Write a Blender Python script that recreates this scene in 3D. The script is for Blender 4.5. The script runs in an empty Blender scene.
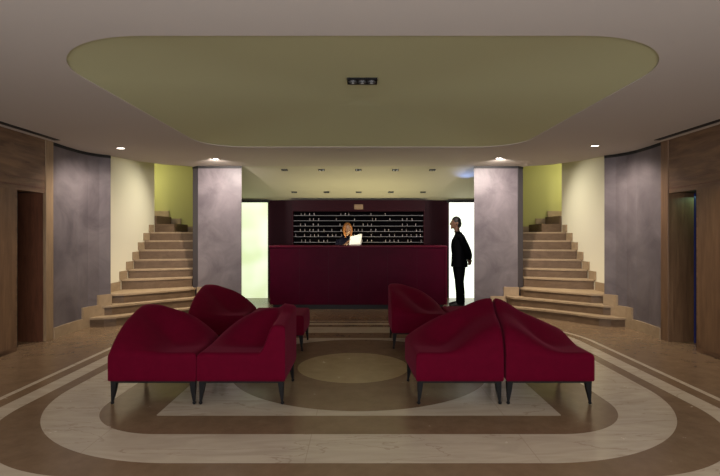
import bpy, bmesh, math, random
from mathutils import Vector, Matrix, noise
R = math.radians
S = bpy.context.scene
C = S.collection
random.seed(7)

# ------------------------------------------------------------------ camera
EYE = 1.45
cam_d = bpy.data.cameras.new('camera'); cam = bpy.data.objects.new('camera', cam_d); C.objects.link(cam)
cam.location = (0, 0, EYE); cam.rotation_euler = (R(90), 0, 0)
cam_d.sensor_width = 36; cam_d.lens = 36 * 490 / 720; cam_d.shift_y = -4 / 720
cam_d.clip_start = 0.05; cam_d.clip_end = 100
S.camera = cam
# ------------------------------------------------------------------ world, exposure
w = bpy.data.worlds.new('world'); S.world = w; w.use_nodes = True
w.node_tree.nodes['Background'].inputs[0].default_value = (0.55, 0.5, 0.5, 1)
w.node_tree.nodes['Background'].inputs[1].default_value = 0.02
S.view_settings.view_transform = 'Standard'; S.view_settings.look = 'None'
S.view_settings.exposure = 0.0; S.view_settings.gamma = 1; S.view_settings.use_curve_mapping = False

def light(name, kind, loc, energy, color, rot=(0, 0, 0), size=0.1, size_y=None, spot=None, blend=0.8):
    d = bpy.data.lights.new(name, kind); o = bpy.data.objects.new(name, d); C.objects.link(o)
    o.location = loc; o.rotation_euler = rot; d.energy = energy; d.color = color
    if kind == 'AREA':
        d.size = size
        if size_y: d.shape = 'RECTANGLE'; d.size_y = size_y
    else: d.shadow_soft_size = size
    if kind == 'SPOT': d.spot_size = R(spot); d.spot_blend = blend
    return o
def aim(o, p):
    o.rotation_euler = (Vector(p) - o.location).to_track_quat('-Z', 'Y').to_euler()

OX = -0.04                       # the hall's axis
H = 2.72                         # ceiling height
# unseen area fill added behind the camera, and ceiling spots added as fill
l = light('rear_fill', 'AREA', (OX, -2.0, 1.5), 400, (0.92, 0.91, 0.93), size=6.5, size_y=2.0); l.rotation_euler = (R(128), 0, 0)
for (x, y, e) in ((-1.9, 1.7, 34), (1.9, 1.7, 64), (-3.5, 5.2, 60), (3.5, 5.2, 80), (OX, 5.4, 0)):
    if e: light('hall_fill', 'SPOT', (x, y, H - 0.03), e, (1.0, 0.84, 0.64), size=0.06, spot=105, blend=1.0)  # added spots without fittings, brightening floor and seats
for s in (-1, 1):                # lamps in the lit downlights: two on the pillars, two on the plaster walls
    l = light('pillar_wash', 'SPOT', (OX + s * 2.42, 8.2, H - 0.035), 170, (1.0, 0.87, 0.78), size=0.03, spot=135, blend=1.0); aim(l, (OX + s * 2.55, 9.3, 1.6))
    l = light('wall_wash', 'SPOT', (OX + s * 3.47, 7.12, H - 0.035), 115, (1.0, 0.86, 0.74), size=0.03, spot=140, blend=1.0); aim(l, (OX + s * 3.95, 7.5, 0.8))
    l = light('stair_wash', 'SPOT', (OX + s * 3.3, 7.12, H - 0.035), 90, (1.0, 0.86, 0.62), size=0.03, spot=75, blend=1.0); aim(l, (OX + s * 3.45, 8.0, 0.2))
    l = light('stair_wash', 'SPOT', (OX + s * 2.55, 8.25, H - 0.035), 80, (1.0, 0.86, 0.62), size=0.03, spot=80, blend=1.0); aim(l, (OX + s * 3.15, 8.6, 0.2))
    light('stair_light', 'SPOT', (OX + s * 3.62, 9.0, 3.9), 35, (1.0, 0.86, 0.62), size=0.15, spot=62, blend=0.9)
    l = light('stair_wall_fill', 'SPOT', (OX + s * 3.12, 9.75, 2.9), 75, (1.0, 0.95, 0.78), size=0.08, spot=110, blend=1.0); aim(l, (OX + s * 4.26, 8.8, 1.1))  # added spot hidden behind the pillar, brightens the cream wall
    light('upper_stair_light', 'POINT', (OX + s * 5.1, 10.5, 2.7), 24, (1.0, 1.0, 0.7), size=0.2)

# ------------------------------------------------------------------ materials
def mat(name, col, rough=0.5, metal=0.0, spec=0.5, noise_amt=0.0, scale=4.0, col2=None, stretch=None, detail=6, bump=0.0, sheen=0, coat=0, emis=None, estr=0):
    m = bpy.data.materials.new(name); m.use_nodes = True
    nt = m.node_tree; b = nt.nodes['Principled BSDF']
    b.inputs['Base Color'].default_value = (*col, 1); b.inputs['Roughness'].default_value = rough
    b.inputs['Metallic'].default_value = metal; b.inputs['Specular IOR Level'].default_value = spec
    if sheen:
        b.inputs['Sheen Weight'].default_value = sheen; b.inputs['Sheen Roughness'].default_value = 0.4
        b.inputs['Sheen Tint'].default_value = (1.0, 0.15, 0.3, 1)
    if coat: b.inputs['Coat Weight'].default_value = coat; b.inputs['Coat Roughness'].default_value = 0.12
    if emis: b.inputs['Emission Color'].default_value = (*emis, 1); b.inputs['Emission Strength'].default_value = estr
    if col2:
        tc = nt.nodes.new('ShaderNodeTexCoord'); mp = nt.nodes.new('ShaderNodeMapping')
        nz = nt.nodes.new('ShaderNodeTexNoise'); rp = nt.nodes.new('ShaderNodeValToRGB')
        nt.links.new(tc.outputs['Object'], mp.inputs[0]); nt.links.new(mp.outputs[0], nz.inputs['Vector'])
        if stretch: mp.inputs['Scale'].default_value = stretch
        nz.inputs['Scale'].default_value = scale; nz.inputs['Detail'].default_value = detail
        nz.inputs['Roughness'].default_value = 0.62; nz.inputs['Distortion'].default_value = 0.6
        rp.color_ramp.elements[0].position = 0.32; rp.color_ramp.elements[1].position = 0.7
        rp.color_ramp.elements[0].color = (*col, 1); rp.color_ramp.elements[1].color = (*col2, 1)
        nt.links.new(nz.outputs['Fac'], rp.inputs[0]); nt.links.new(rp.outputs[0], b.inputs['Base Color'])
        if bump:
            bp = nt.nodes.new('ShaderNodeBump'); bp.inputs['Strength'].default_value = bump; bp.inputs['Distance'].default_value = 0.01
            nt.links.new(nz.outputs['Fac'], bp.inputs['Height']); nt.links.new(bp.outputs[0], b.inputs['Normal'])
    return m
M = {}
M['ceiling'] = mat('ceiling_paint', (0.54, 0.50, 0.46), 0.9, spec=0.1)
M['dome'] = mat('dome_paint', (0.55, 0.56, 0.34), 0.9, spec=0.1)
M['slope'] = mat('alcove_ceiling_paint', (0.55, 0.52, 0.42), 0.8, spec=0.2)
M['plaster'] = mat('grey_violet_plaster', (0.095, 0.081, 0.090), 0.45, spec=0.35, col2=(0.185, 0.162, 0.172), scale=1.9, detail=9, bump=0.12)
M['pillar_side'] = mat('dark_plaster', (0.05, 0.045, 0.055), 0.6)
M['cream'] = mat('cream_paint', (0.74, 0.70, 0.55), 0.85, spec=0.1)
M['lime'] = mat('lime_paint', (0.42, 0.40, 0.16), 0.85, spec=0.1)
M['wood'] = mat('brown_wood', (0.085, 0.044, 0.024), 0.4, col2=(0.215, 0.125, 0.068), scale=2.2, stretch=(1, 1, 7), detail=8, bump=0.05)
M['woodv'] = mat('brown_wood_upright', (0.11, 0.06, 0.031), 0.4, col2=(0.20, 0.116, 0.062), scale=2.2, stretch=(9, 9, 0.8), detail=8, bump=0.05)
M['wood_pale'] = mat('pale_wood', (0.24, 0.16, 0.088), 0.45, col2=(0.32, 0.22, 0.125), scale=3, stretch=(8, 8, 1))
M['wood_red'] = mat('red_brown_wood', (0.085, 0.032, 0.018), 0.35, col2=(0.15, 0.06, 0.032), scale=3, stretch=(8, 8, 1))
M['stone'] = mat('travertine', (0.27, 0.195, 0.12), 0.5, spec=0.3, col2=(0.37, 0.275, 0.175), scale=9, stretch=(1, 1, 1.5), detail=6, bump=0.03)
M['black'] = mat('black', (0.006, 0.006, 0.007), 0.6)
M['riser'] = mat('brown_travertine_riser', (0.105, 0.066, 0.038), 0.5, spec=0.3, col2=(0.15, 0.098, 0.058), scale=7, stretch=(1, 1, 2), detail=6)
M['rack_wood'] = mat('dark_rack_lacquer', (0.020, 0.0008, 0.005), 0.5, spec=0.1)
M['skirting'] = mat('pale_travertine', (0.29, 0.21, 0.13), 0.5, col2=(0.38, 0.28, 0.175), scale=8)
M['rack_black'] = mat('rack_black', (0.004, 0.003, 0.004), 0.9, spec=0.02)
M['dark_metal'] = mat('dark_metal', (0.008, 0.0075, 0.008), 0.6, spec=0.15)
M['chrome'] = mat('chrome', (0.6, 0.58, 0.55), 0.2, metal=1)
M['burgundy'] = mat('burgundy_lacquer', (0.040, 0.0006, 0.0085), 0.42, spec=0.04, col2=(0.055, 0.0009, 0.0115), scale=3)
M['burgundy_top'] = mat('burgundy_top', (0.09, 0.002, 0.016), 0.35, spec=0.08)
M['velvet'] = mat('crimson_velvet', (0.084, 0.0004, 0.0105), 0.8, spec=0.06, col2=(0.098, 0.0006, 0.0125), scale=14, sheen=0.12)
M['suit'] = mat('black_suit_cloth', (0.003, 0.003, 0.004), 0.9, spec=0.05)
M['navy'] = mat('navy_cloth', (0.003, 0.003, 0.009), 0.9, spec=0.05)
M['skin'] = mat('skin', (0.16, 0.08, 0.05), 0.6)
M['hair_dark'] = mat('dark_hair', (0.012, 0.009, 0.008), 0.6)
M['hair'] = mat('copper_hair', (0.16, 0.04, 0.008), 0.5, col2=(0.34, 0.13, 0.015), scale=20, stretch=(1, 1, 0.2))
M['white'] = mat('white_paper', (0.85, 0.85, 0.8), 0.7)
M['brass'] = mat('brass', (0.65, 0.42, 0.22), 0.35, metal=0.6)
M['plaque'] = mat('dull_brass', (0.24, 0.15, 0.09), 0.5)
M['fob'] = mat('fob_metal', (0.42, 0.37, 0.38), 0.3, metal=0.6)
M['shelf_metal'] = mat('shelf_metal', (0.10, 0.095, 0.10), 0.4, metal=0.6)
M['lamp'] = mat('lit_lamp', (1, 1, 1), emis=(1.0, 0.93, 0.85), estr=12)
M['lens'] = mat('lamp_lens', (0.25, 0.25, 0.22), 0.15, metal=0.6)
M['dim_lens'] = mat('unlit_lamp', (0.06, 0.06, 0.06), 0.5)
M['bulb'] = mat('unlit_bulb', (0.22, 0.22, 0.21), 0.6)
M['blue_lamp'] = mat('blue_lamp', (0.01, 0.02, 0.09), emis=(0.04, 0.1, 0.9), estr=0.02)

def panel_mat(name, a, b, strength):
    m = bpy.data.materials.new(name); m.use_nodes = True; nt = m.node_tree; p = nt.nodes['Principled BSDF']
    tc = nt.nodes.new('ShaderNodeTexCoord'); nz = nt.nodes.new('ShaderNodeTexNoise'); rp = nt.nodes.new('ShaderNodeValToRGB')
    nz.inputs['Scale'].default_value = 1.6; nz.inputs['Detail'].default_value = 1
    rp.color_ramp.elements[0].position = 0.35; rp.color_ramp.elements[0].color = (*b, 1)
    rp.color_ramp.elements[1].position = 0.62; rp.color_ramp.elements[1].color = (*a, 1)
    nt.links.new(tc.outputs['Object'], nz.inputs['Vector']); nt.links.new(nz.outputs['Fac'], rp.inputs[0])
    nt.links.new(rp.outputs[0], p.inputs['Emission Color']); p.inputs['Emission Strength'].default_value = strength
    p.inputs['Base Color'].default_value = (0.8, 0.85, 0.75, 1); p.inputs['Roughness'].default_value = 0.15
    return m
M['glow_l'] = panel_mat('lit_glass_greenish', (0.92, 1.0, 0.74), (0.70, 0.84, 0.46), 0.95)
M['glow_r'] = panel_mat('lit_glass_white', (1.0, 1.0, 0.93), (0.9, 1.0, 0.8), 1.5)

def floor_mat():
    m = bpy.data.materials.new('inlaid_marble'); m.use_nodes = True; nt = m.node_tree; N = nt.nodes; L = nt.links
    p = N['Principled BSDF']
    tc = N.new('ShaderNodeTexCoord'); sep = N.new('ShaderNodeSeparateXYZ'); L.new(tc.outputs['Object'], sep.inputs[0])
    def mth(op, a, b=None, c=None):
        n = N.new('ShaderNodeMath'); n.operation = op
        for i, v in enumerate((a, b, c)):
            if v is None: continue
            if isinstance(v, (int, float)): n.inputs[i].default_value = v
            else: L.new(v, n.inputs[i])
        return n.outputs[0]
    px = mth('ABSOLUTE', mth('SUBTRACT', sep.outputs[0], -0.01)); py = mth('ABSOLUTE', mth('SUBTRACT', sep.outputs[1], 5.37))
    def rr(bx, by, r):
        qx = mth('SUBTRACT', px, bx - r); qy = mth('SUBTRACT', py, by - r)
        ax = mth('MAXIMUM', qx, 0.0); ay = mth('MAXIMUM', qy, 0.0)
        ln = mth('SQRT', mth('ADD', mth('MULTIPLY', ax, ax), mth('MULTIPLY', ay, ay)))
        return mth('SUBTRACT', mth('ADD', ln, mth('MINIMUM', mth('MAXIMUM', qx, qy), 0.0)), r)
    outer = rr(2.70, 2.27, 1.5); inner = rr(2.15, 1.82, 0.68); b2 = rr(2.83, 2.45, 1.2); core = rr(1.62, 1.46, 0.02)
    rad = mth('SQRT', mth('ADD', mth('MULTIPLY', px, px), mth('MULTIPLY', py, py)))
    lt = lambda a, v: mth('LESS_THAN', a, v)
    gt = lambda a, v: mth('GREATER_THAN', a, v)
    band1 = mth('MULTIPLY', lt(outer, 0.0), gt(inner, 0.0))
    band2 = mth('MULTIPLY', gt(b2, 0.0), lt(b2, 0.17))
    line = mth('MULTIPLY', gt(b2, 0.30), lt(b2, 0.355))
    corem = mth('MULTIPLY', lt(core, 0.0), gt(rad, 1.36))
    dx = mth('SUBTRACT', sep.outputs[0], -0.075)
    disc = lt(mth('SQRT', mth('ADD', mth('MULTIPLY', dx, dx), mth('MULTIPLY', py, py))), 0.605)
    light_mask = band1
    for q in (band2, line, corem): light_mask = mth('MAXIMUM', light_mask, q)
    def ramp(fac, a, b, p0=0.3, p1=0.7):
        r = N.new('ShaderNodeValToRGB'); r.color_ramp.elements[0].color = (*a, 1); r.color_ramp.elements[1].color = (*b, 1)
        r.color_ramp.elements[0].position = p0; r.color_ramp.elements[1].position = p1; L.new(fac, r.inputs[0]); return r.outputs[0]
    nz = N.new('ShaderNodeTexNoise'); nz.inputs['Scale'].default_value = 5.5; nz.inputs['Detail'].default_value = 8; nz.inputs['Roughness'].default_value = 0.7; nz.inputs['Distortion'].default_value = 0.15
    L.new(tc.outputs['Object'], nz.inputs['Vector'])
    mp = N.new('ShaderNodeMapping'); mp.inputs['Scale'].default_value = (0.7, 3.0, 1); L.new(tc.outputs['Object'], mp.inputs[0])
    n2 = N.new('ShaderNodeTexNoise'); n2.inputs['Scale'].default_value = 2.0; n2.inputs['Detail'].default_value = 10; n2.inputs['Distortion'].default_value = 2.0
    L.new(mp.outputs[0], n2.inputs['Vector'])
    brown = ramp(nz.outputs['Fac'], (0.160, 0.105, 0.062), (0.225, 0.152, 0.094))
    pale = ramp(n2.outputs['Fac'], (0.45, 0.385, 0.30), (0.56, 0.49, 0.39))
    n3 = N.new('ShaderNodeTexNoise'); n3.inputs['Scale'].default_value = 1.3; n3.inputs['Detail'].default_value = 7; n3.inputs['Distortion'].default_value = 0.6; L.new(mp.outputs[0], n3.inputs['Vector'])
    vein = lt(mth('ABSOLUTE', mth('SUBTRACT', n3.outputs['Fac'], 0.5)), 0.006)
    ochre = ramp(nz.outputs['Fac'], (0.34, 0.26, 0.14), (0.44, 0.35, 0.20))
    def mix(f, a, b):
        n = N.new('ShaderNodeMix'); n.data_type = 'RGBA'; L.new(f, n.inputs[0]); L.new(a, n.inputs[6]); L.new(b, n.inputs[7]); return n.outputs[2]
    vc = N.new('ShaderNodeRGB'); vc.outputs[0].default_value = (0.33, 0.26, 0.19, 1)
    joint = lt(mth('ABSOLUTE', mth('SUBTRACT', mth('PINGPONG', mth('ADD', sep.outputs[0], 0.35), 0.75), 0.0)), 0.0025)
    pale = mix(mth('MAXIMUM', mth('MULTIPLY', vein, 0.55), mth('MULTIPLY', joint, 0.6)), pale, vc.outputs[0])
    col = mix(disc, mix(light_mask, brown, pale), ochre)
    # slab joints along the hall
    L.new(col, p.inputs['Base Color'])
    L.new(mth('ADD', mth('MULTIPLY', nz.outputs['Fac'], 0.08), 0.22), p.inputs['Roughness'])
    p.inputs['Specular IOR Level'].default_value = 0.45
    return m
M['floor'] = floor_mat()

# ------------------------------------------------------------------ mesh helpers
def obj(name, bm, m, parent=None, smooth=False, loc=None):
    me = bpy.data.meshes.new(name); bmesh.ops.recalc_face_normals(bm, faces=bm.faces); bm.to_mesh(me); bm.free()
    o = bpy.data.objects.new(name, me); C.objects.link(o)
    me.materials.append(m)
    if smooth:
        for p in me.polygons: p.use_smooth = True
    if parent: o.parent = parent
    if loc: o.location = loc
    return o
def box(bm, x0, x1, y0, y1, z0, z1, bev=0.0):
    t = bmesh.new()
    vs = [t.verts.new((x, y, z)) for x in (min(x0, x1), max(x0, x1)) for y in (min(y0, y1), max(y0, y1)) for z in (min(z0, z1), max(z0, z1))]
    for f in ((0,1,3,2),(4,6,7,5),(0,4,5,1),(2,3,7,6),(0,2,6,4),(1,5,7,3)): t.faces.new([vs[i] for i in f])
    if bev: bmesh.ops.bevel(t, geom=t.edges[:], offset=bev, segments=2, affect='EDGES', profile=0.5)
    merge(bm, t); return bm
def merge(bm, t):
    me = bpy.data.meshes.new('tmp'); t.to_mesh(me); t.free(); bm.from_mesh(me); bpy.data.meshes.remove(me)
def bx(*a, bev=0.0): return box(bmesh.new(), *a, bev=bev)
def prism(bm, pts, z0, z1):
    lo = [bm.verts.new((x, y, z0)) for x, y in pts]; hi = [bm.verts.new((x, y, z1)) for x, y in pts]
    n = len(pts)
    bm.faces.new(lo[::-1]); bm.faces.new(hi)
    for i in range(n): bm.faces.new((lo[i], lo[(i+1) % n], hi[(i+1) % n], hi[i]))
    return bm
def cyl(bm, p, r0, r1, z0, z1, n=20):
    lo = [bm.verts.new((p[0] + r0*math.cos(2*math.pi*i/n), p[1] + r0*math.sin(2*math.pi*i/n), z0)) for i in range(n)]
    hi = [bm.verts.new((p[0] + r1*math.cos(2*math.pi*i/n), p[1] + r1*math.sin(2*math.pi*i/n), z1)) for i in range(n)]
    bm.faces.new(lo[::-1]); bm.faces.new(hi)
    for i in range(n): bm.faces.new((lo[i], lo[(i+1) % n], hi[(i+1) % n], hi[i]))
    return bm
def thing(name, label, cat, loc=(0,0,0), rz=0, group=None):
    o = bpy.data.objects.new(name, None); C.objects.link(o); o.location = loc; o.rotation_euler = (0, 0, rz)
    o.empty_display_size = 0.1
    return tag(o, label, cat, group)
def tag(o, label, cat, group=None):
    o['label'] = label; o['category'] = cat
    if group: o['group'] = group
    return o
def struct(name, bm, m, smooth=False):
    o = obj(name, bm, m, smooth=smooth); o['kind'] = 'structure'; return o
def X(s, x): return OX + s * x

# ------------------------------------------------------------------ floor
struct('floor', bx(-7, 7, -4.2, 11.6, -0.1, 0), M['floor'])

# ------------------------------------------------------------------ ceiling with the rounded recess
def round_loop(x0, x1, y0, y1, rn, rf, n=14):
    P = []
    for cx, cy, r, a0 in ((x1 - rf, y1 - rf, rf, 0), (x0 + rf, y1 - rf, rf, 90), (x0 + rn, y0 + rn, rn, 180), (x1 - rn, y0 + rn, rn, 270)):
        for k in range(n + 1):
            a = R(a0 + 90 * k / n); P.append((cx + r * math.cos(a), cy + r * math.sin(a)))
    return P
rec = round_loop(-2.255, 2.295, 3.14, 7.17, 0.86, 0.62)
rec = [(x * (1 + 0), y) for x, y in rec]
bm = bmesh.new()
edge = [(4.5, -4.2), (4.5, 7.95), (4.02, 7.98), (3.86, 8.5), (3.55, 8.95), (3.16, 9.2)]
out = [(X(1, x), y) for x, y in edge] + [(X(-1, x), y) for x, y in edge[::-1]]
def loop_edges(P, z):
    v = [bm.verts.new((x, y, z)) for x, y in P]
    return [bm.edges.new((v[i], v[(i+1) % len(v)])) for i in range(len(v))]
es = loop_edges(out, H) + loop_edges(rec, H)
bmesh.ops.triangle_fill(bm, edges=es, use_beauty=True)
ext = bmesh.ops.extrude_face_region(bm, geom=bm.faces[:])
bmesh.ops.translate(bm, verts=[v for v in ext['geom'] if isinstance(v, bmesh.types.BMVert)], vec=(0, 0, 0.10))
struct('ceiling', bm, M['ceiling'])
# shallow dome over the recess
bm = bmesh.new(); ctr = Vector((0.01, 5.155)); rings = []
for k in range(15):
    s = 1 - k / 15; zz = H + 0.008 + 0.13 * (1 - s ** 2.0)
    rings.append([bm.verts.new((ctr.x + (x - ctr.x) * s, ctr.y + (y - ctr.y) * s, zz)) for x, y in rec])
top = bm.verts.new((ctr.x, ctr.y, H + 0.15)); n = len(rec)
for a, b in zip(rings, rings[1:]):
    for i in range(n): bm.faces.new((a[i], a[(i+1) % n], b[(i+1) % n], b[i]))
for i in range(n): bm.faces.new((rings[-1][i], rings[-1][(i+1) % n], top))
o = struct('ceiling_recess', bm, M['dome'], smooth=True)
# sloped ceiling of the reception alcove
bm = bmesh.new()
prof = []
for k in range(17):
    y = 9.2 + 2.1 * k / 16; d = y - 9.2
    prof.append((y, H - 0.262 * (d - 0.10 * (1 - math.exp(-d / 0.10)))))
lo = [[bm.verts.new((X(s, 3.16 if k == 0 else 3.04), y, z)) for s in (-1, 1)] for k, (y, z) in enumerate(prof)]
hi = [[bm.verts.new((X(s, 3.16 if k == 0 else 3.04), y, H + 0.10)) for s in (-1, 1)] for k, (y, z) in enumerate(prof)]
for k in range(16):
    bm.faces.new((lo[k][0], lo[k][1], lo[k+1][1], lo[k+1][0])); bm.faces.new((hi[k][0], hi[k+1][0], hi[k+1][1], hi[k][1]))
    for j in (0, 1): bm.faces.new((lo[k][j], lo[k+1][j], hi[k+1][j], hi[k][j]))
bm.faces.new((lo[0][0], hi[0][0], hi[0][1], lo[0][1])); bm.faces.new((lo[16][0], lo[16][1], hi[16][1], hi[16][0]))
struct('ceiling_alcove', bm, M['slope'], smooth=False)
def slope_z(y):
    d = y - 9.2; return H - 0.262 * (d - 0.10 * (1 - math.exp(-d / 0.10)))

# ------------------------------------------------------------------ walls
for s, side in ((-1, 'left'), (1, 'right')):
    xa, xb = 4.20, 4.34
    bm = bmesh.new()                                    # timber wall with the lift opening
    box(bm, X(s, xa), X(s, xb), -4.2, 6.06, 0, H)
    box(bm, X(s, xa), X(s, xb), 6.06, 6.60, 2.0, H)
    struct('wall_' + side, bm, M['wood'])
    bm = bmesh.new()                                    # pale upright between timber and plaster
    box(bm, X(s, xa - 0.012), X(s, xa + 0.03), 6.60, 6.76, 0, H, bev=0.004); box(bm, X(s, xa + 0.03), X(s, xb), 6.66, 6.76, 0, H)
    struct('trim_1' if s < 0 else 'trim_2', bm, M['wood_pale'] if s < 0 else M['woodv'])
    # seams of the timber facing
    bm = bmesh.new()
    box(bm, X(s, xa - 0.006), X(s, xa + 0.01), 2.0, 6.60, 2.055, 2.07)
    box(bm, X(s, xa - 0.006), X(s, xa + 0.01), 2.0, 6.60, 2.16, 2.165)
    struct('trim_3' if s < 0 else 'trim_4', bm, M['wood_red'])
    # curved plaster wall
    inner = [(4.20, 6.76), (4.225, 7.1), (4.225, 7.4), (4.19, 7.62), (4.11, 7.8), (3.995, 7.93)]
    outer = [(4.16, 7.99), (4.27, 7.84), (4.35, 7.6), (4.37, 7.4), (4.36, 7.1), (4.34, 6.76)]
    bm = prism(bmesh.new(), [(X(s, x), y) for x, y in inner + outer], 0, H - 0.02)
    struct('wall_' + side + '_plaster', bm, M['plaster'])
    bm = prism(bmesh.new(), [(X(s, x - 0.004), y) for x, y in inner] + [(X(s, x), y) for x, y in outer], H - 0.045, H)
    struct('trim_5' if s < 0 else 'trim_6', bm, M['black'])
    # stepped stone skirting on the plaster wall
    for q, (y0, y1, zt) in enumerate(((6.76, 7.48, 0.15), (7.48, 7.76, 0.32), (7.76, 7.925, 0.48))):
        def xi(y):
            for (xA, yA), (xB, yB) in zip(inner, inner[1:]):
                if yA <= y <= yB + 1e-6: return xA + (xB - xA) * (y - yA) / (yB - yA)
            return inner[-1][0]
        ys = [y0 + (y1 - y0) * k / 5 for k in range(6)]
        pts = [(X(s, xi(y) - 0.028), y) for y in ys] + [(X(s, xi(y) + 0.01), y) for y in ys[::-1]]
        struct('baseboard_%s_%d' % (side, q + 1), prism(bmesh.new(), pts, 0, zt), M['skirting'])
    # lift lobby niche
    bm = bmesh.new()
    box(bm, X(s, 4.232), X(s, 4.95), 6.602, 6.66, 0, 2.0)
    struct('wall_%s_far_jamb' % side, bm, M['wood_red'] if s < 0 else M['woodv'])
    bm = bmesh.new(); box(bm, X(s, 4.95), X(s, 5.0), 5.5, 6.66, 0, 2.05)
    box(bm, X(s, 4.34), X(s, 5.0), 5.4, 5.46, 0, 2.05); box(bm, X(s, 4.34), X(s, 5.0), 5.4, 6.66, 2.0, 2.05)
    struct('wall_%s_niche' % side, bm, M['black'])
    bm = bmesh.new(); box(bm, X(s, 4.345), X(s, 4.46), 5.5, 6.28, 0.0, 1.99)
    struct('door_1' if s < 0 else 'door_2', bm, M['dark_metal'])
    # timber leaf with rounded corners beside the opening
    pts = []
    Lp = round_loop(0, 1, 0, 1, 0.1, 0.1, 6)
    bm = bmesh.new(); t = [(5.02 + 0.98 * u, 0.06 + 1.94 * v) for u, v in Lp]
    a = [bm.verts.new((X(s, xa - 0.025), y, z)) for y, z in t]; b = [bm.verts.new((X(s, xa + 0.004), y, z)) for y, z in t]; n = len(t)
    bm.faces.new(a); bm.faces.new(b[::-1])
    for i in range(n): bm.faces.new((a[i], a[(i+1) % n], b[(i+1) % n], b[i]))
    struct('door_3' if s < 0 else 'door_4', bm, M['woodv'])
    # stair shaft
    bm = bmesh.new(); box(bm, X(s, 4.26), X(s, 4.34), 7.9, 10.25, 0, 4.0); box(bm, X(s, 4.27), X(s, 5.9), 10.17, 10.249, 1.5, 4.0)
    struct('wall_%s_stair' % side, bm, M['cream'])
    bm = bmesh.new(); box(bm, X(s, 3.04), X(s, 5.9), 11.1, 11.2, 0, 4.0)
    struct('wall_%s_stair_back' % side, bm, M['lime'])
    bm = bmesh.new(); box(bm, X(s, 5.9), X(s, 6.0), 10.17, 11.2, 0, 4.0)
    struct('wall_%s_stair_end' % side, bm, M['lime'])
    bm = bmesh.new(); box(bm, X(s, 2.96), X(s, 3.04), 9.42, 11.35, 0, 4.0)
    struct('wall_%s_alcove' % side, bm, M['lime'])
    bm = bmesh.new(); box(bm, X(s, 2.9), X(s, 6.0), 7.9, 11.2, 4.0, 4.1)
    struct('ceiling_stair_' + side, bm, M['cream'])
    bm = bmesh.new(); prism(bm, [(X(s, 4.34), 7.9), (X(s, 4.1), 8.0), (X(s, 3.86), 8.5), (X(s, 3.55), 8.95), (X(s, 3.16), 9.2), (X(s, 3.16), 9.12), (X(s, 3.5), 8.88), (X(s, 3.8), 8.45), (X(s, 4.05), 7.9)], H + 0.1, 4.0)
    struct('wall_%s_above_stair' % side, bm, M['cream'])
    # skirting of the upper landing, stepping up towards the turn
    for q, (x0, x1, zt) in enumerate(((3.04, 4.01, 1.62), (4.01, 4.28, 1.80), (4.28, 4.62, 1.97))):
        struct('baseboard_%s_%d' % (side, q + 4), bx(X(s, x0), X(s, x1), 11.07, 11.1, 1.3, zt), M['stone'])
    # pillar
    p = thing('pillar', ('left' if s < 0 else 'right') + ' grey plastered pillar beside the reception, ' + ('nearest the greenish lit panel' if s < 0 else 'right behind the standing man'), 'pillar', (X(s, 2.6), 9.15, 0))
    x0, x1 = 2.17, 2.985
    loc = [(x0, 9.15), (x1, 9.15), (x1, 9.42), (x0 + 0.13, 9.42)]
    obj('shaft', prism(bmesh.new(), [(s*(x-2.6), y-9.15) for x, y in loc], 0, H - 0.03), M['plaster'], p)
    loc = [(x1, 9.152), (3.12, 9.26), (3.12, 9.42), (x1, 9.42)]
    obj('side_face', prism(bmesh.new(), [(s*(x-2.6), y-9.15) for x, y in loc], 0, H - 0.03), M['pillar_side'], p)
    loc = [(x0 - 0.005, 9.145), (x1, 9.145), (3.125, 9.255), (3.125, 9.42), (x0 + 0.125, 9.42)]
    obj('head_trim', prism(bmesh.new(), [(s*(x-2.6), y-9.15) for x, y in loc], H - 0.045, H - 0.001), M['black'], p)
    # stepped stone skirting across the pillar's foot
    struct('baseboard_%s_7' % side, bx(X(s, 2.47), X(s, 2.72), 9.12, 9.15, 0, 0.29), M['skirting'])
    struct('baseboard_%s_8' % side, bx(X(s, 2.72), X(s, 3.0), 9.12, 9.15, 0, 0.46), M['skirting'])
    # ---- staircase
    st = thing('staircase', ('left' if s < 0 else 'right') + ' brown stone staircase with fanned lower steps, beside the ' + ('left' if s < 0 else 'right') + ' pillar', 'staircase', (X(s, 3.5), 8.6, 0))
    zs = [0.148, 0.30, 0.45, 0.63, 0.79, 0.96, 1.14, 1.32, 1.49, 1.66, 1.83]
    fronts = [
        [(4.17, 7.60), (3.95, 7.62), (3.80, 7.70), (3.66, 7.86), (3.48, 8.12), (3.17, 8.42), (2.80, 8.70), (2.62, 8.82), (2.54, 8.90), (2.50, 9.0), (2.49, 9.115)],
        [(4.10, 7.80), (3.95, 7.86), (3.62, 8.20), (3.24, 8.56), (2.92, 8.80), (2.80, 8.92), (2.76, 9.0), (2.75, 9.115)],
        [(4.10, 8.08), (3.9, 8.16), (3.52, 8.50), (3.15, 8.85), (3.04, 8.97), (3.015, 9.05), (3.01, 9.115)],
        [(4.255, 8.80), (3.9, 8.90), (3.5, 9.10), (3.14, 9.32)],
        [(4.255, 9.05), (3.9, 9.14), (3.5, 9.32), (3.14, 9.50)],
        [(4.255, 9.30), (3.6, 9.50), (3.05, 9.68)], [(4.255, 9.52), (3.6, 9.68), (3.05, 9.84)],
        [(4.255, 9.77), (3.6, 9.88), (3.05, 10.0)], [(4.255, 10.02), (3.6, 10.1), (3.05, 10.18)]]
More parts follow.
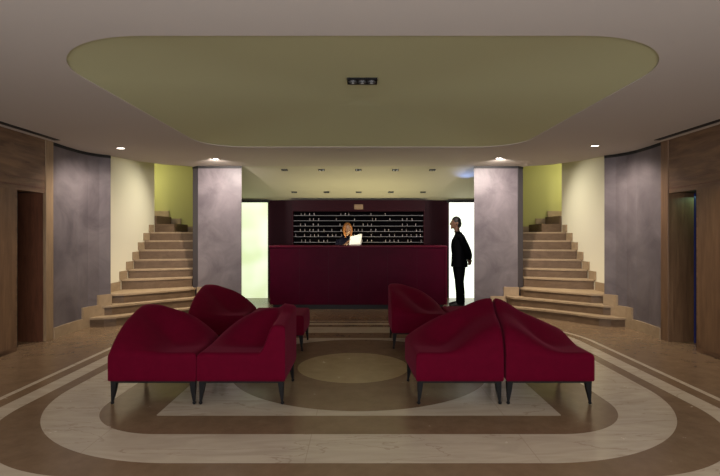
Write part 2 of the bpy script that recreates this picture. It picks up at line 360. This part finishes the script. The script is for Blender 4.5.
    for k, F in enumerate(fronts):
        if k == 2: back = [(3.14, 9.23), (3.14, 9.6), (4.255, 9.6), (4.255, 8.08)]
        elif k < 5: back = [(3.14, 10.2), (4.255, 10.2)]
        else: back = [(3.05, 11.06), (4.255, 11.06)]
        if k < 2: back = [(2.995, 9.115), (3.135, 9.235), (3.135, 9.6), (4.255, 9.6), (4.255, 8.03)]
        z0 = 0 if k == 0 else zs[k-1]
        # the tread oversails a slightly recessed riser
        c = Vector((3.9, 9.8))
        ins = []
        for x, y in F:
            d = (c - Vector((x, y))).normalized(); ins.append((x + d.x*0.018 if k < 5 else x, y + d.y*0.018))
        if k < 3: ins[-1] = (ins[-1][0], 9.115)
        if k < 2:
            full = F + back[0:5] + [(4.10, 8.03), (3.985, 7.94)] + ([(4.09, 7.80), (4.15, 7.66)] if k == 0 else [])
            full_in = ins + back[0:5] + [(4.10, 8.03), (3.985, 7.94)] + ([(4.09, 7.80), (4.15, 7.68)] if k == 0 else [])
        else: full = F + back; full_in = ins + back
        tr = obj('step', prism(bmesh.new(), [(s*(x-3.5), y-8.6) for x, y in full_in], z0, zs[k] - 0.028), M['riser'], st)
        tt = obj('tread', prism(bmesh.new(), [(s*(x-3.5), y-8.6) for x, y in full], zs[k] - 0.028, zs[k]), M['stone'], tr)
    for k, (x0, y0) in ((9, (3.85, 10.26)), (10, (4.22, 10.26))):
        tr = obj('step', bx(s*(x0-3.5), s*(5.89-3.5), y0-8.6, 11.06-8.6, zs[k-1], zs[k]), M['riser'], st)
    # stepped skirting on the cream wall
    ys = [8.02, 8.75, 9.0, 9.25, 9.48, 9.72, 9.97, 10.17]
    tops = [0.60, 0.78, 0.94, 1.11, 1.29, 1.47, 1.64]
    bm = bmesh.new()
    for q in range(7): box(bm, X(s, 4.235), X(s, 4.258), ys[q], ys[q+1], zs[q+2] if q + 2 < 9 else 1.49, tops[q])
    struct('baseboard_%s_9' % side, bm, M['stone'])
    # slot in the ceiling along the wall
    struct('trim_7' if s < 0 else 'trim_8', bx(X(s, 4.01), X(s, 4.09), 2.2, 6.62, H - 0.006, H + 0.02), M['black'])
    # frosted light panel
    xl0, xl1 = (2.06, 2.93)
    pn = thing('light_panel', ('tall greenish backlit glass panel left of the reception desk' if s < 0 else 'tall white backlit glass panel behind the standing man'), 'light panel', (X(s, 2.5), 11.12, 0))
    obj('glass', bx(s*(xl0-2.5) if s<0 else s*(2.07-2.5), s*(xl1-2.5), 0, 0.05, 0.0, 2.165), M['glow_l' if s < 0 else 'glow_r'], pn)
    obj('frame', bx(s*(2.02-2.5), s*(xl1+0.02-2.5), -0.03, 0.06, 2.165, 2.21), M['black'], pn)
struct('wall_back', bx(X(-1, 3.0), X(1, 3.0), 11.2, 11.35, 0, 2.6), M['rack_wood'])
struct('wall_front', bx(X(-1, 4.4), X(1, 4.4), -4.3, -4.2, 0, H), M['cream'])

# ------------------------------------------------------------------ reception desk
dk = thing('reception_desk', 'long dark burgundy reception desk in front of the key rack', 'desk', (-0.04, 9.41, 0))
x0, x1 = -1.69, 1.70
bm = bmesh.new()
box(bm, x0, x1, 0.0, 0.08, 0.09, 1.19, bev=0.006); box(bm, x0, x0+0.08, 0.08, 0.62, 0.09, 1.19); box(bm, x1-0.08, x1, 0.08, 0.62, 0.09, 1.19)
obj('front', bm, M['burgundy'], dk)
obj('worktop', bx(x0-0.02, x1+0.02, -0.02, 0.62, 1.19, 1.225, bev=0.008), M['burgundy_top'], dk)
obj('plinth', bx(x0+0.05, x1-0.05, 0.05, 0.6, 0, 0.09), M['black'], dk)
for k in range(1, 6): obj('joint', bx(x0 + (x1-x0)*k/6 - 0.001, x0 + (x1-x0)*k/6 + 0.001, -0.0005, 0.01, 0.1, 1.18), M['black'], dk)
obj('edge_highlight', bx(x1 - 0.012, x1 + 0.008, -0.012, 0.03, 0.09, 1.19), M['burgundy_top'], dk)  # lighter strip paints the highlight along the desk's right edge

# ------------------------------------------------------------------ key rack
kr = thing('key_rack', 'wide dark rack of thin metal shelves behind the reception desk', 'shelf', (-0.035, 11.0, 0))
bm = bmesh.new()
box(bm, -1.5, 1.5, 0.02, 0.19, 0, 1.14); box(bm, -1.5, 1.5, 0.02, 0.19, 1.96, 2.215)
obj('surround', bm, M['rack_wood'], kr)
obj('back_panel', bx(-1.5, 1.5, 0.17, 0.19, 1.14, 1.96), M['rack_black'], kr)
for q in (-1.485, 1.485): obj('side_panel', bx(q - 0.015, q + 0.015, 0.02, 0.17, 1.14, 1.96), M['rack_wood'], kr)
shz = [1.45 - (y - 234) * 11.02 / 490 for y in (215.4, 220.6, 226.0, 231.4, 236.6, 242.2)]
for z in shz: obj('shelf', bx(-1.46, 1.46, 0.03, 0.165, z - 0.008, z + 0.004), M['shelf_metal'], kr)
tag(obj('plaque', bx(-0.1, 0.1, -0.008, 0.0, -0.055, 0.055, bev=0.003), M['plaque'], loc=(-0.03, 11.019, 2.06)), 'small beige brass plaque above the shelves of the key rack', 'plaque')
fob_bm = bmesh.new(); cyl(fob_bm, (0, 0), 0.014, 0.011, 0, 0.012, 10); cyl(fob_bm, (0, 0), 0.006, 0.008, 0.012, 0.045, 10); cyl(fob_bm, (0, 0), 0.012, 0.004, 0.04, 0.054, 10)
fob = obj('key_fob', fob_bm, M['fob']); used = False
rows = ['top', 'second', 'third', 'fourth', 'fifth', 'lowest']
counts = [9, 11, 12, 20, 22, 20]
for r, z in enumerate(shz):
    xs = sorted(random.sample(range(-14, 15), counts[r]))
    for x in xs:
        o = fob if not used else fob.copy()
        if used: C.objects.link(o)
        used = True
        o.location = (-0.035 + x * 0.1 + random.uniform(-0.02, 0.02), 11.0 + 0.05 + random.uniform(0, 0.03), z + 0.004)
        tag(o, 'small metal key fob standing on the %s shelf of the key rack' % rows[r], 'key fob', 'key fobs on the %s shelf' % rows[r])

# ------------------------------------------------------------------ ceiling fittings
def ring_fitting(x, y, label, group=None):
    t = thing('downlight', label, 'ceiling light', (x, y, H), 0, group)
    t.scale = (0.62, 0.8, 1)
    bm = bmesh.new(); box(bm, -0.085, 0.085, -0.05, -0.04, -0.008, 0.0); box(bm, -0.085, 0.085, 0.04, 0.05, -0.008, 0.0)
    box(bm, -0.085, -0.075, -0.04, 0.04, -0.008, 0.0); box(bm, 0.075, 0.085, -0.04, 0.04, -0.008, 0.0)
    obj('frame', bm, M['chrome'], t)
    obj('lamp', cyl(bmesh.new(), (-0.038, 0), 0.03, 0.03, -0.006, -0.001), M['lamp'], t)
    obj('lamp', cyl(bmesh.new(), (0.038, 0), 0.03, 0.03, -0.006, -0.001), M['lamp'], t)
for x, y, lab in ((-3.53, 7.23, 'small lit downlight in the ceiling before the left plaster wall'), (-2.44, 8.29, 'small lit downlight in the ceiling just before the left pillar'),
                  (2.32, 8.18, 'small lit downlight in the ceiling just before the right pillar'), (3.37, 7.03, 'small lit downlight in the ceiling before the right plaster wall')):
    ring_fitting(x, y, lab)
place = ['leftmost', 'second from left', 'middle', 'second from right', 'rightmost']
proto = None
for Y, sp, row in ((9.42, 0.71, 'front'), (10.66, 0.70, 'back')):
    for i in range(5):
        x = -0.03 + (i - 2) * sp; z = slope_z(Y)
        lab = 'small unlit twin spot in the sloped ceiling, %s of the %s row' % (place[i], row)
        if proto is None:
            t = proto = thing('twin_spot', lab, 'ceiling light', (x, Y, z), 0)
            obj('housing', bx(-0.062, 0.062, -0.04, 0.04, -0.012, -0.002, bev=0.003), M['black'], t)
            for q in (-0.03, 0.03): obj('lamp', cyl(bmesh.new(), (q, 0), 0.018, 0.022, -0.02, -0.010, 14), M['lens'], t)
        else:
            t = proto.copy(); C.objects.link(t); t['label'] = lab; t.location = (x, Y, z)
            for ch in list(proto.children):
                c = ch.copy(); C.objects.link(c); c.parent = t
        t.rotation_euler = (-math.atan(0.262), 0, 0)
        t['group'] = 'twin spots over the reception'
# recessed three-lamp box in the dome: px 347-377, y 76-85
yb = 4.72
s_ = 1 - 0
t = thing('triple_spotlight', 'black recessed box of three round lamps in the olive ceiling recess', 'ceiling light', (0.02, yb - 0.30, H + 0.136))
obj('box', bx(-0.128, 0.128, -0.07, 0.07, -0.03, 0.02), M['black'], t)
bm = bmesh.new(); box(bm, -0.135, 0.135, -0.077, -0.07, -0.036, 0); box(bm, -0.135, 0.135, 0.07, 0.077, -0.036, 0); box(bm, -0.135, -0.128, -0.07, 0.07, -0.036, 0); box(bm, 0.128, 0.135, -0.07, 0.07, -0.036, 0)
obj('rim', bm, M['dark_metal'], t)
for q in (-0.084, 0, 0.084):
    bm = bmesh.new(); cyl(bm, (q, 0.0), 0.034, 0.038, -0.045, -0.028); lp = obj('lamp', bm, M['dim_lens'], t)
    bm = bmesh.new(); cyl(bm, (q, 0.0), 0.013, 0.015, -0.052, -0.044, 14); obj('bulb', bm, M['bulb'], lp)

# ------------------------------------------------------------------ seats
def sm(t): t = max(0, min(1, t)); return t*t*(3-2*t)
def make_seat(kind, mir, W=0.735, D=0.70, flare=(0, 0)):
    """top surface: a seat with a rim that peaks in one rear corner; mir=-1 puts the peak at the left"""
    z0, seat, peak = 0.205, 0.445, 0.735
    def rims(u, v):                       # u: 0 at peak side .. 1, v: 0 front .. 1 back
        if kind == 'flat': return 0, 0
        if kind == 'crest' or kind == 'slope':
            pk = 0.765 - seat; S_ = pk * (0.42 * v + 0.58 * (1 - (1 - v) ** 12))
            B_ = pk * (1 - u ** 2.0) if kind == 'crest' else pk * (1 - 0.8 * u ** 1.3)
            return S_, B_
        pk = peak - seat
        S_ = pk * (1 - (1 - v) ** 2.6) if kind == 'sweep' else pk * (0.80 + 0.20 * v)
        return S_, pk * math.cos(math.pi / 2 * u ** 1.6)
    def wgt(d, full=0.05, span=0.40): return 1 - sm((d - full) / span)
    def ztop(u, v):
        S_, B_ = rims(u, v)
        a = S_ * (wgt(u * W, 0.10, 0.12) if kind == 'arm' else wgt(u * W, 0.03, 0.5)); b = B_ * wgt((1 - v) * D, 0.03, 0.42)
        if kind == 'slope': b = max(b, 0)
        p = 4
        z = seat + (a**p + b**p) ** (1/p)
        z -= 0.014 * math.sin(math.pi * u) * math.sin(math.pi * v) * (1 if kind != 'flat' else -0.4)
        if kind in ('sweep', 'arm'):      # the crest is rounded off towards its corner
            dd = math.hypot(u * W, (1 - v) * D); z -= 0.035 * (1 - sm(dd / 0.22))
        r = 0.04                          # rounded upholstery edge
        d = min(u * W, (1 - u) * W, v * D, (1 - v) * D)
        if d < r: z -= r - math.sqrt(max(0, r*r - (r - d)**2))
        return z
    e = [0, 0.003, 0.01, 0.022, 0.036, 0.055, 0.08]
    def samples(Ln): 
        a = [q / Ln for q in e]; mid = [0.11 + (1 - 0.22) * k / 22 for k in range(23)]
        return sorted(set([round(t, 5) for t in a + [t for t in mid if t > a[-1] and t < 1 - a[-1]] + [1 - t for t in a]]))
    us, vs = samples(W), samples(D)
    bm = bmesh.new(); G = []
    for u in us:
        col = []
        for v in vs:
            xx = -W/2 + u * W; xx = -xx if mir > 0 else xx
            yy = v * D
            xx += v * (flare[0] * (0.5 - xx / W) + flare[1] * (0.5 + xx / W))
            z = ztop(u, v)
            k = (z - z0) / 0.5            # sides swell slightly upwards
            col.append(bm.verts.new((xx * (1 + 0.02 * k), yy + 0.012 * k * (2*v - 1), z)))
        G.append(col)
    nu, nv = len(us), len(vs)
    for i in range(nu-1):
        for j in range(nv-1): bm.faces.new((G[i][j], G[i+1][j], G[i+1][j+1], G[i][j+1]))
    ring = [G[i][0] for i in range(nu)] + [G[nu-1][j] for j in range(1, nv)] + [G[i][nv-1] for i in range(nu-2, -1, -1)] + [G[0][j] for j in range(nv-2, 0, -1)]
    prev = ring
    for f in (0.66, 0.33, 0.06, 0.0):
        cur = [bm.verts.new((r.co.x if f > 0.01 else r.co.x * 0.985, r.co.y if f > 0.01 else D/2 + (r.co.y - D/2) * 0.985, z0 + (r.co.z - z0) * f)) for r in ring]
        for i in range(len(ring)): bm.faces.new((prev[i], prev[(i+1) % len(ring)], cur[(i+1) % len(ring)], cur[i]))
        prev = cur
    bm.faces.new(prev)
    return bm
def leg_bm(sx, sy):
    bm = bmesh.new(); rings = []
    for z, r, o in ((0.19, 0.024, 0), (0.12, 0.019, 0.004), (0.03, 0.009, 0.012)):
        rings.append([bm.verts.new((sx*o + r*a, sy*o + r*b, z)) for a, b in ((-1,-1),(1,-1),(1,1),(-1,1))])
    for a, b in zip(rings, rings[1:]):
        for i in range(4): bm.faces.new((a[i], a[(i+1)%4], b[(i+1)%4], b[i]))
    bm.faces.new(rings[0]); bm.faces.new(rings[-1][::-1]); return bm
def seat(x0, x1, y0, kind, mir, label, D=0.70, rz=0, flare=(0, 0)):
    W = x1 - x0 - 0.006
    t = thing('lounge_seat', label, 'armchair', ((x0+x1)/2, y0, 0), R(rz), 'crimson velvet lounge seats')
    obj('upholstery', make_seat(kind, mir, W, D, flare), M['velvet'], t, smooth=True)
    obj('seat_frame', prism(bmesh.new(), [(-W/2+0.012, 0.012), (W/2-0.012, 0.012), (W/2-0.012+flare[1], D-0.012), (-W/2+0.012+flare[0], D-0.012)], 0.188, 0.206), M['dark_metal'], t)
    for sx in (-1, 1):
        for sy, yy in ((-1, 0.04), (1, D-0.04)):
            lg = obj('leg', leg_bm(sx, sy), M['dark_metal'], t, loc=(sx*(W/2-0.035) + (flare[(sx+1)//2] * 0.94 if sy > 0 else 0), yy, 0))
            fb = bmesh.new(); bmesh.ops.create_uvsphere(fb, u_segments=12, v_segments=8, radius=0.015); bmesh.ops.translate(fb, verts=fb.verts, vec=(sx*0.013, sy*0.013, 0.0165))
            obj('foot', fb, M['dark_metal'], lg, smooth=True)
seat(-2.13, -1.385, 4.14, 'sweep', -1, 'crimson velvet seat, front left of all, back peaking at its left')
seat(-1.38, -0.635, 4.14, 'arm', 1, 'crimson velvet seat nearest the camera left of the hall axis, with tall right arm')
seat(0.475, 1.215, 4.14, 'crest', 1, 'crimson velvet seat right of the hall axis, front, its back rising to the right', flare=(-0.03, 0.085))
seat(1.235, 1.98, 4.14, 'slope', -1, 'crimson velvet seat front right of all, back falling away to the right', flare=(0.085, 0.0))
seat(-2.13, -1.415, 6.02, 'sweep', -1, 'crimson velvet seat with high rounded back, behind the front left seats')
seat(-1.41, -0.69, 6.02, 'flat', 1, 'low flat crimson velvet seat behind the front left pair, towards the floor disc')
seat(0.40, 1.12, 6.15, 'sweep', -1, 'crimson velvet seat behind the front right pair, its high corner against the desk')
seat(1.13, 1.85, 6.15, 'flat', 1, 'low crimson velvet seat mostly hidden behind the front right pair')

# ------------------------------------------------------------------ people
def tube(bm, P, n=14):
    """P: (x,y,z,rx,ry) rings stacked mostly along z, or (x,y,z,r) chain with free direction"""
    rings = []
    pts = [Vector(p[:3]) for p in P]
    for i, p in enumerate(P):
        c = pts[i]
        if len(p) == 5: a, b = Vector((p[3], 0, 0)), Vector((0, p[4], 0))
        else:
            t = (pts[min(i+1, len(P)-1)] - pts[max(i-1, 0)]).normalized()
            up = Vector((0, 1, 0)) if abs(t.y) < 0.9 else Vector((1, 0, 0))
            a = t.cross(up).normalized() * p[3]; b = t.cross(a).normalized() * p[3]
        rings.append([bm.verts.new(c + a * math.cos(2*math.pi*k/n) + b * math.sin(2*math.pi*k/n)) for k in range(n)])
    for a, b in zip(rings, rings[1:]):
        for k in range(n): bm.faces.new((a[k], a[(k+1)%n], b[(k+1)%n], b[k]))
    bm.faces.new(rings[0][::-1]); bm.faces.new(rings[-1])
def ball(bm, c, r, sc=(1,1,1), rot=None):
    m = Matrix.Translation(c) @ (rot or Matrix()) @ Matrix.Diagonal((*[r*q for q in sc], 1))
    bmesh.ops.create_uvsphere(bm, u_segments=18, v_segments=12, radius=1, matrix=m)
def fuse(name, bm, m, parent, voxel=0.009, smooth_it=4, clip=None):
    """one continuous skin over the overlapping forms"""
    bmesh.ops.recalc_face_normals(bm, faces=bm.faces)
    me = bpy.data.meshes.new(name); bm.to_mesh(me); bm.free()
    o = bpy.data.objects.new(name, me); C.objects.link(o)
    md = o.modifiers.new('r', 'REMESH'); md.mode = 'VOXEL'; md.voxel_size = voxel
    sd = o.modifiers.new('s', 'SMOOTH'); sd.iterations = smooth_it; sd.factor = 0.5
    dg = bpy.context.evaluated_depsgraph_get(); me2 = bpy.data.meshes.new_from_object(o.evaluated_get(dg))
    o.modifiers.clear(); o.data = me2; o.data.materials.clear(); o.data.materials.append(m)
    for p in o.data.polygons: p.use_smooth = True
    o.parent = parent; return o
def hand(bm, wrist, d, side, curl, scale=1.0):
    """palm plus five bent fingers; d: pointing direction, side: across the palm, curl: direction the fingers close"""
    d, side, curl = Vector(d).normalized(), Vector(side).normalized(), Vector(curl).normalized(); w_ = Vector(wrist)
    q = lambda a, b, c: w_ + (d*a + side*b + curl*c) * scale
    for k in range(4):
        b = (-0.03 + 0.02*k); L = (0.062, 0.075, 0.08, 0.068)[k]
        tube(bm, [(*q(0.0, b*0.6, 0), 0.014*scale), (*q(0.05, b*0.95, 0.004), 0.013*scale), (*q(0.085, b, 0.006), 0.0105*scale), (*q(0.085+L*0.5, b, 0.018), 0.009*scale), (*q(0.085+L*0.8, b, 0.040), 0.008*scale), (*q(0.085+L*0.75, b, 0.055), 0.006*scale)], 8)
    tube(bm, [(*q(0.01, 0.02, 0), 0.014*scale), (*q(0.04, 0.05, 0.012), 0.012*scale), (*q(0.075, 0.062, 0.03), 0.010*scale), (*q(0.1, 0.055, 0.045), 0.007*scale)], 8)

# standing man, facing left (-x), hands clasped behind him
man = thing('person', 'man in a black suit standing in profile before the white lit panel', 'person', (2.0, 9.87, 0))
bm = bmesh.new()
ball(bm, (-0.07, 0, 1.675), 0.1, (0.98, 0.78, 1.12)); ball(bm, (-0.10, 0, 1.62), 0.068, (0.95, 0.82, 1.0))   # skull, jaw
tube(bm, [(-0.165, 0, 1.70, 0.007), (-0.178, 0, 1.665, 0.012), (-0.188, 0, 1.645, 0.012), (-0.168, 0, 1.632, 0.009)], 8)       # nose
tube(bm, [(-0.163, -0.02, 1.603, 0.008), (-0.168, 0, 1.604, 0.009), (-0.163, 0.02, 1.603, 0.008)], 8)        # lips
ball(bm, (-0.155, 0, 1.572), 0.022)
for q in (-1, 1): ball(bm, (-0.055, q*0.08, 1.66), 0.03, (0.7, 0.35, 1.05)); ball(bm, (-0.158, q*0.032, 1.682), 0.012)
tube(bm, [(-0.03, 0, 1.44, 0.06, 0.06), (-0.045, 0, 1.52, 0.056, 0.055), (-0.06, 0, 1.62, 0.06, 0.056)])      # neck
tube(bm, [(0.0, 0, 0.88, 0.09, 0.14), (0.0, 0, 1.05, 0.09, 0.13), (-0.01, 0, 1.25, 0.10, 0.16), (0.0, 0, 1.40, 0.085, 0.17), (-0.01, 0, 1.46, 0.06, 0.09)])
for q in (-1, 1):
    tube(bm, [(0.0, q*0.17, 1.40, 0.05), (0.11, q*0.225, 1.12, 0.042), (0.15, q*0.17, 1.03, 0.036), (0.195, q*0.06, 0.94, 0.028)])
    hand(bm, (0.195, q*0.05, 0.94), (0.25, -q*0.55, -0.75), (0.7, q*0.3, 0.2), (-0.6, -q*0.4, 0), 0.95)
    tube(bm, [(0.0, q*0.08, 0.92, 0.08), (-0.005, q*0.085, 0.5, 0.055), (0.02, q*0.09, 0.12, 0.038), (0.0, q*0.09, 0.05, 0.035), (-0.06, q*0.09, 0.04, 0.03)])
fuse('body', bm, M['skin'], man, 0.006, 3)
bm = bmesh.new()                                            # jacket
tube(bm, [(0.0, 0, 0.79, 0.168, 0.215), (0.0, 0, 0.90, 0.158, 0.205), (-0.01, 0, 1.05, 0.142, 0.19), (-0.022, 0, 1.20, 0.145, 0.20), (-0.012, 0, 1.32, 0.14, 0.215), (0.0, 0, 1.41, 0.10, 0.20), (-0.012, 0, 1.455, 0.075, 0.12), (-0.02, 0, 1.49, 0.066, 0.075)], 20)
for q in (-1, 1):
    ball(bm, (0.0, q*0.185, 1.385), 0.07)
    tube(bm, [(0.0, q*0.18, 1.40, 0.066), (0.075, q*0.225, 1.22, 0.07), (0.125, q*0.235, 1.11, 0.066), (0.16, q*0.18, 1.03, 0.06), (0.185, q*0.09, 0.975, 0.052)])
fuse('jacket', bm, M['suit'], man, 0.009, 3)
bm = bmesh.new()
for q in (-1, 1):
    tube(bm, [(0.0, q*0.075, 0.93, 0.12), (-0.005, q*0.085, 0.75, 0.112), (0.0+q*0.018, q*0.09, 0.50, 0.092), (0.02+q*0.026, q*0.095, 0.28, 0.084), (0.025+q*0.03, q*0.095, 0.05, 0.08)])
fuse('trousers', bm, M['suit'], man, 0.01, 3)
for q in (-1, 1):
    bm = bmesh.new()
    tube(bm, [(0.085, q*0.095, 0.045, 0.04), (0.02, q*0.095, 0.05, 0.05), (-0.07, q*0.098, 0.043, 0.043), (-0.15, q*0.1, 0.033, 0.032), (-0.19, q*0.1, 0.03, 0.022)])
    box(bm, -0.19, 0.11, q*0.098-0.036, q*0.098+0.036, 0.001, 0.022)
    fuse('shoe', bm, M['black'], man, 0.008, 2)
bm = bmesh.new(); ball(bm, (-0.06, 0, 1.70), 0.102, (0.98, 0.80, 1.06)); ball(bm, (-0.025, 0, 1.655), 0.085, (0.85, 0.88, 1.1))
hr = fuse('hair', bm, M['hair_dark'], man, 0.008, 2)
bmc = bmesh.new(); bmc.from_mesh(hr.data)                   # cut the hairline clear of the face
bmesh.ops.bisect_plane(bmc, geom=bmc.verts[:]+bmc.edges[:]+bmc.faces[:], plane_co=(-0.13, 0, 1.73), plane_no=(-0.83, 0, -0.55), clear_outer=True)
bmesh.ops.holes_fill(bmc, edges=[e for e in bmc.edges if e.is_boundary]); bmc.to_mesh(hr.data); bmc.free()
bm = bmesh.new(); tube(bm, [(-0.036, 0, 1.485, 0.068, 0.066), (-0.042, 0, 1.503, 0.064, 0.063)]); obj('shirt_collar', bm, M['suit'], man, smooth=True)

# receptionist behind the desk, head bowed over a sheet
wm = thing('person', 'receptionist with copper hair in dark clothes reading a sheet behind the desk', 'person', (-0.30, 10.42, 0))
bm = bmesh.new()
ball(bm, (0.04, -0.09, 1.565), 0.09, (0.84, 0.98, 1.15)); ball(bm, (0.055, -0.125, 1.51), 0.058, (0.9, 0.9, 1.0))
tube(bm, [(0.055, -0.178, 1.57, 0.006), (0.06, -0.192, 1.54, 0.011), (0.06, -0.18, 1.528, 0.009)], 8)
tube(bm, [(0.035, -0.172, 1.503, 0.007), (0.058, -0.178, 1.502, 0.008), (0.08, -0.172, 1.503, 0.007)], 8)
for q in (-1, 1): ball(bm, (0.04 + q*0.075, -0.08, 1.555), 0.026, (0.4, 0.7, 1.0)); ball(bm, (0.055 + q*0.03, -0.165, 1.575), 0.011)
tube(bm, [(0.0, 0.0, 1.36, 0.05, 0.05), (0.015, -0.03, 1.44, 0.046, 0.046), (0.035, -0.07, 1.52, 0.05, 0.05)])
tube(bm, [(0, 0.02, 0.80, 0.15, 0.10), (0, 0.02, 1.0, 0.115, 0.085), (0, 0.01, 1.2, 0.135, 0.10), (0, 0.01, 1.32, 0.155, 0.075), (0, 0, 1.38, 0.08, 0.055)])
for q in (-1, 1):
    ex = 0.02 if q < 0 else 0.24
    tube(bm, [(q*0.15, 0.01, 1.32, 0.042), (q*0.21, -0.06, 1.10, 0.036), (ex if q > 0 else -0.02, -0.22, 1.22, 0.026)])
    hand(bm, (0.26, -0.245, 1.235) if q > 0 else (0.0, -0.24, 1.235), (0.1*q, -0.5, 0.8) if q > 0 else (0.5, -0.4, 0.6), (q*-0.3, -0.8, -0.4), (-0.8*q, 0, 0), 0.85)
    tube(bm, [(q*0.08, 0.02, 0.85, 0.085), (q*0.085, 0.02, 0.45, 0.05), (q*0.085, 0.03, 0.08, 0.034), (q*0.085, -0.08, 0.035, 0.03)])
fuse('body', bm, M['skin'], wm, 0.006, 3)
bm = bmesh.new()
tube(bm, [(0, 0.02, 0.74, 0.18, 0.13), (0, 0.02, 0.9, 0.165, 0.12), (0, 0.02, 1.02, 0.135, 0.105), (0, 0.01, 1.2, 0.155, 0.12), (0, 0.01, 1.33, 0.175, 0.095), (0, 0, 1.385, 0.10, 0.07), (0.005, 0, 1.41, 0.066, 0.062)], 20)
for q in (-1, 1):
    tube(bm, [(q*0.155, 0.01, 1.325, 0.056), (q*0.215, -0.06, 1.10, 0.05), (0.20 if q > 0 else -0.045, -0.20, 1.20, 0.04)])
fuse('jacket', bm, M['navy'], wm, 0.009, 3)
bm = bmesh.new()
for q in (-1, 1): tube(bm, [(q*0.08, 0.02, 0.9, 0.10), (q*0.088, 0.02, 0.5, 0.07), (q*0.09, 0.03, 0.06, 0.06)])
fuse('trousers', bm, M['navy'], wm, 0.01, 3)
for q in (-1, 1):
    bm = bmesh.new(); tube(bm, [(q*0.088, 0.07, 0.04, 0.035), (q*0.088, -0.02, 0.04, 0.042), (q*0.09, -0.12, 0.03, 0.028)]); box(bm, q*0.089-0.03, q*0.089+0.03, -0.14, 0.09, 0.001, 0.02)
    fuse('shoe', bm, M['black'], wm, 0.008, 2)
bm = bmesh.new()
ball(bm, (0.038, -0.06, 1.595), 0.098, (0.9, 0.98, 1.02)); ball(bm, (0.02, -0.02, 1.53), 0.095, (0.8, 0.8, 1.2))
tube(bm, [(0.105, -0.09, 1.62, 0.026), (0.118, -0.10, 1.52, 0.026), (0.11, -0.10, 1.44, 0.022), (0.10, -0.10, 1.38, 0.012)])
tube(bm, [(-0.03, -0.09, 1.62, 0.028), (-0.035, -0.11, 1.52, 0.030), (-0.015, -0.12, 1.44, 0.026), (0.0, -0.12, 1.38, 0.012)])
tube(bm, [(0.0, -0.12, 1.66, 0.03), (-0.01, -0.15, 1.60, 0.026), (-0.025, -0.15, 1.50, 0.02), (-0.02, -0.15, 1.42, 0.01)])
fuse('hair', bm, M['hair'], wm, 0.007, 2)
bm = bmesh.new(); G = []
for i in range(9):
    G.append([])
    for j in range(9):
        u, v = i/8, j/8; G[i].append(bm.verts.new((u*0.24 + 0.02*v, 0.10*v + 0.012*math.sin(u*3.1), v*(0.17 + 0.055*u))))
for i in range(8):
    for j in range(8): bm.faces.new((G[i][j], G[i+1][j], G[i+1][j+1], G[i][j+1]))
ex = bmesh.ops.extrude_face_region(bm, geom=bm.faces[:]); bmesh.ops.translate(bm, verts=[v for v in ex['geom'] if isinstance(v, bmesh.types.BMVert)], vec=(0, 0.002, 0))
tag(obj('sheet_of_paper', bm, M['white'], smooth=True, loc=(-0.22, 9.93, 1.227)), 'bright white sheet propped on the desk before the receptionist', 'paper')

# ------------------------------------------------------------------ lamps and added fills of the desk area
l = light('sheet_fill', 'SPOT', (-0.14, 9.3, 2.6), 95, (1.0, 0.9, 0.66), size=0.03, spot=26, blend=0.5); aim(l, (-0.18, 10.1, 1.42))  # added spot without a fitting, brightens the sheet and the receptionist
l = light('alcove_fill', 'AREA', (-0.03, 10.25, 1.12), 24, (1.0, 0.9, 0.5), size=2.6, size_y=0.15); l.rotation_euler = (R(180), 0, 0)  # added area light hidden behind the desk, brightens the alcove ceiling
light('desk_lamp', 'POINT', (0.35, 10.15, 1.15), 2.0, (1.0, 0.75, 0.35), size=0.05)
l = light('blue_spot', 'SPOT', (2.12, 9.75, 2.30), 7.0, (0.25, 0.4, 1.0), size=0.02, spot=100, blend=1.0); aim(l, (2.12, 9.62, 2.62))
# blue strip inside the right lift
struct('trim_9', bx(X(1, 4.49), X(1, 4.515), 6.50, 6.53, 0.0, 1.99), M['blue_lamp'])
light('lift_light', 'AREA', (X(1, 4.6), 6.42, 1.95), 1.0, (0.5, 1.0, 0.6), size=0.3)
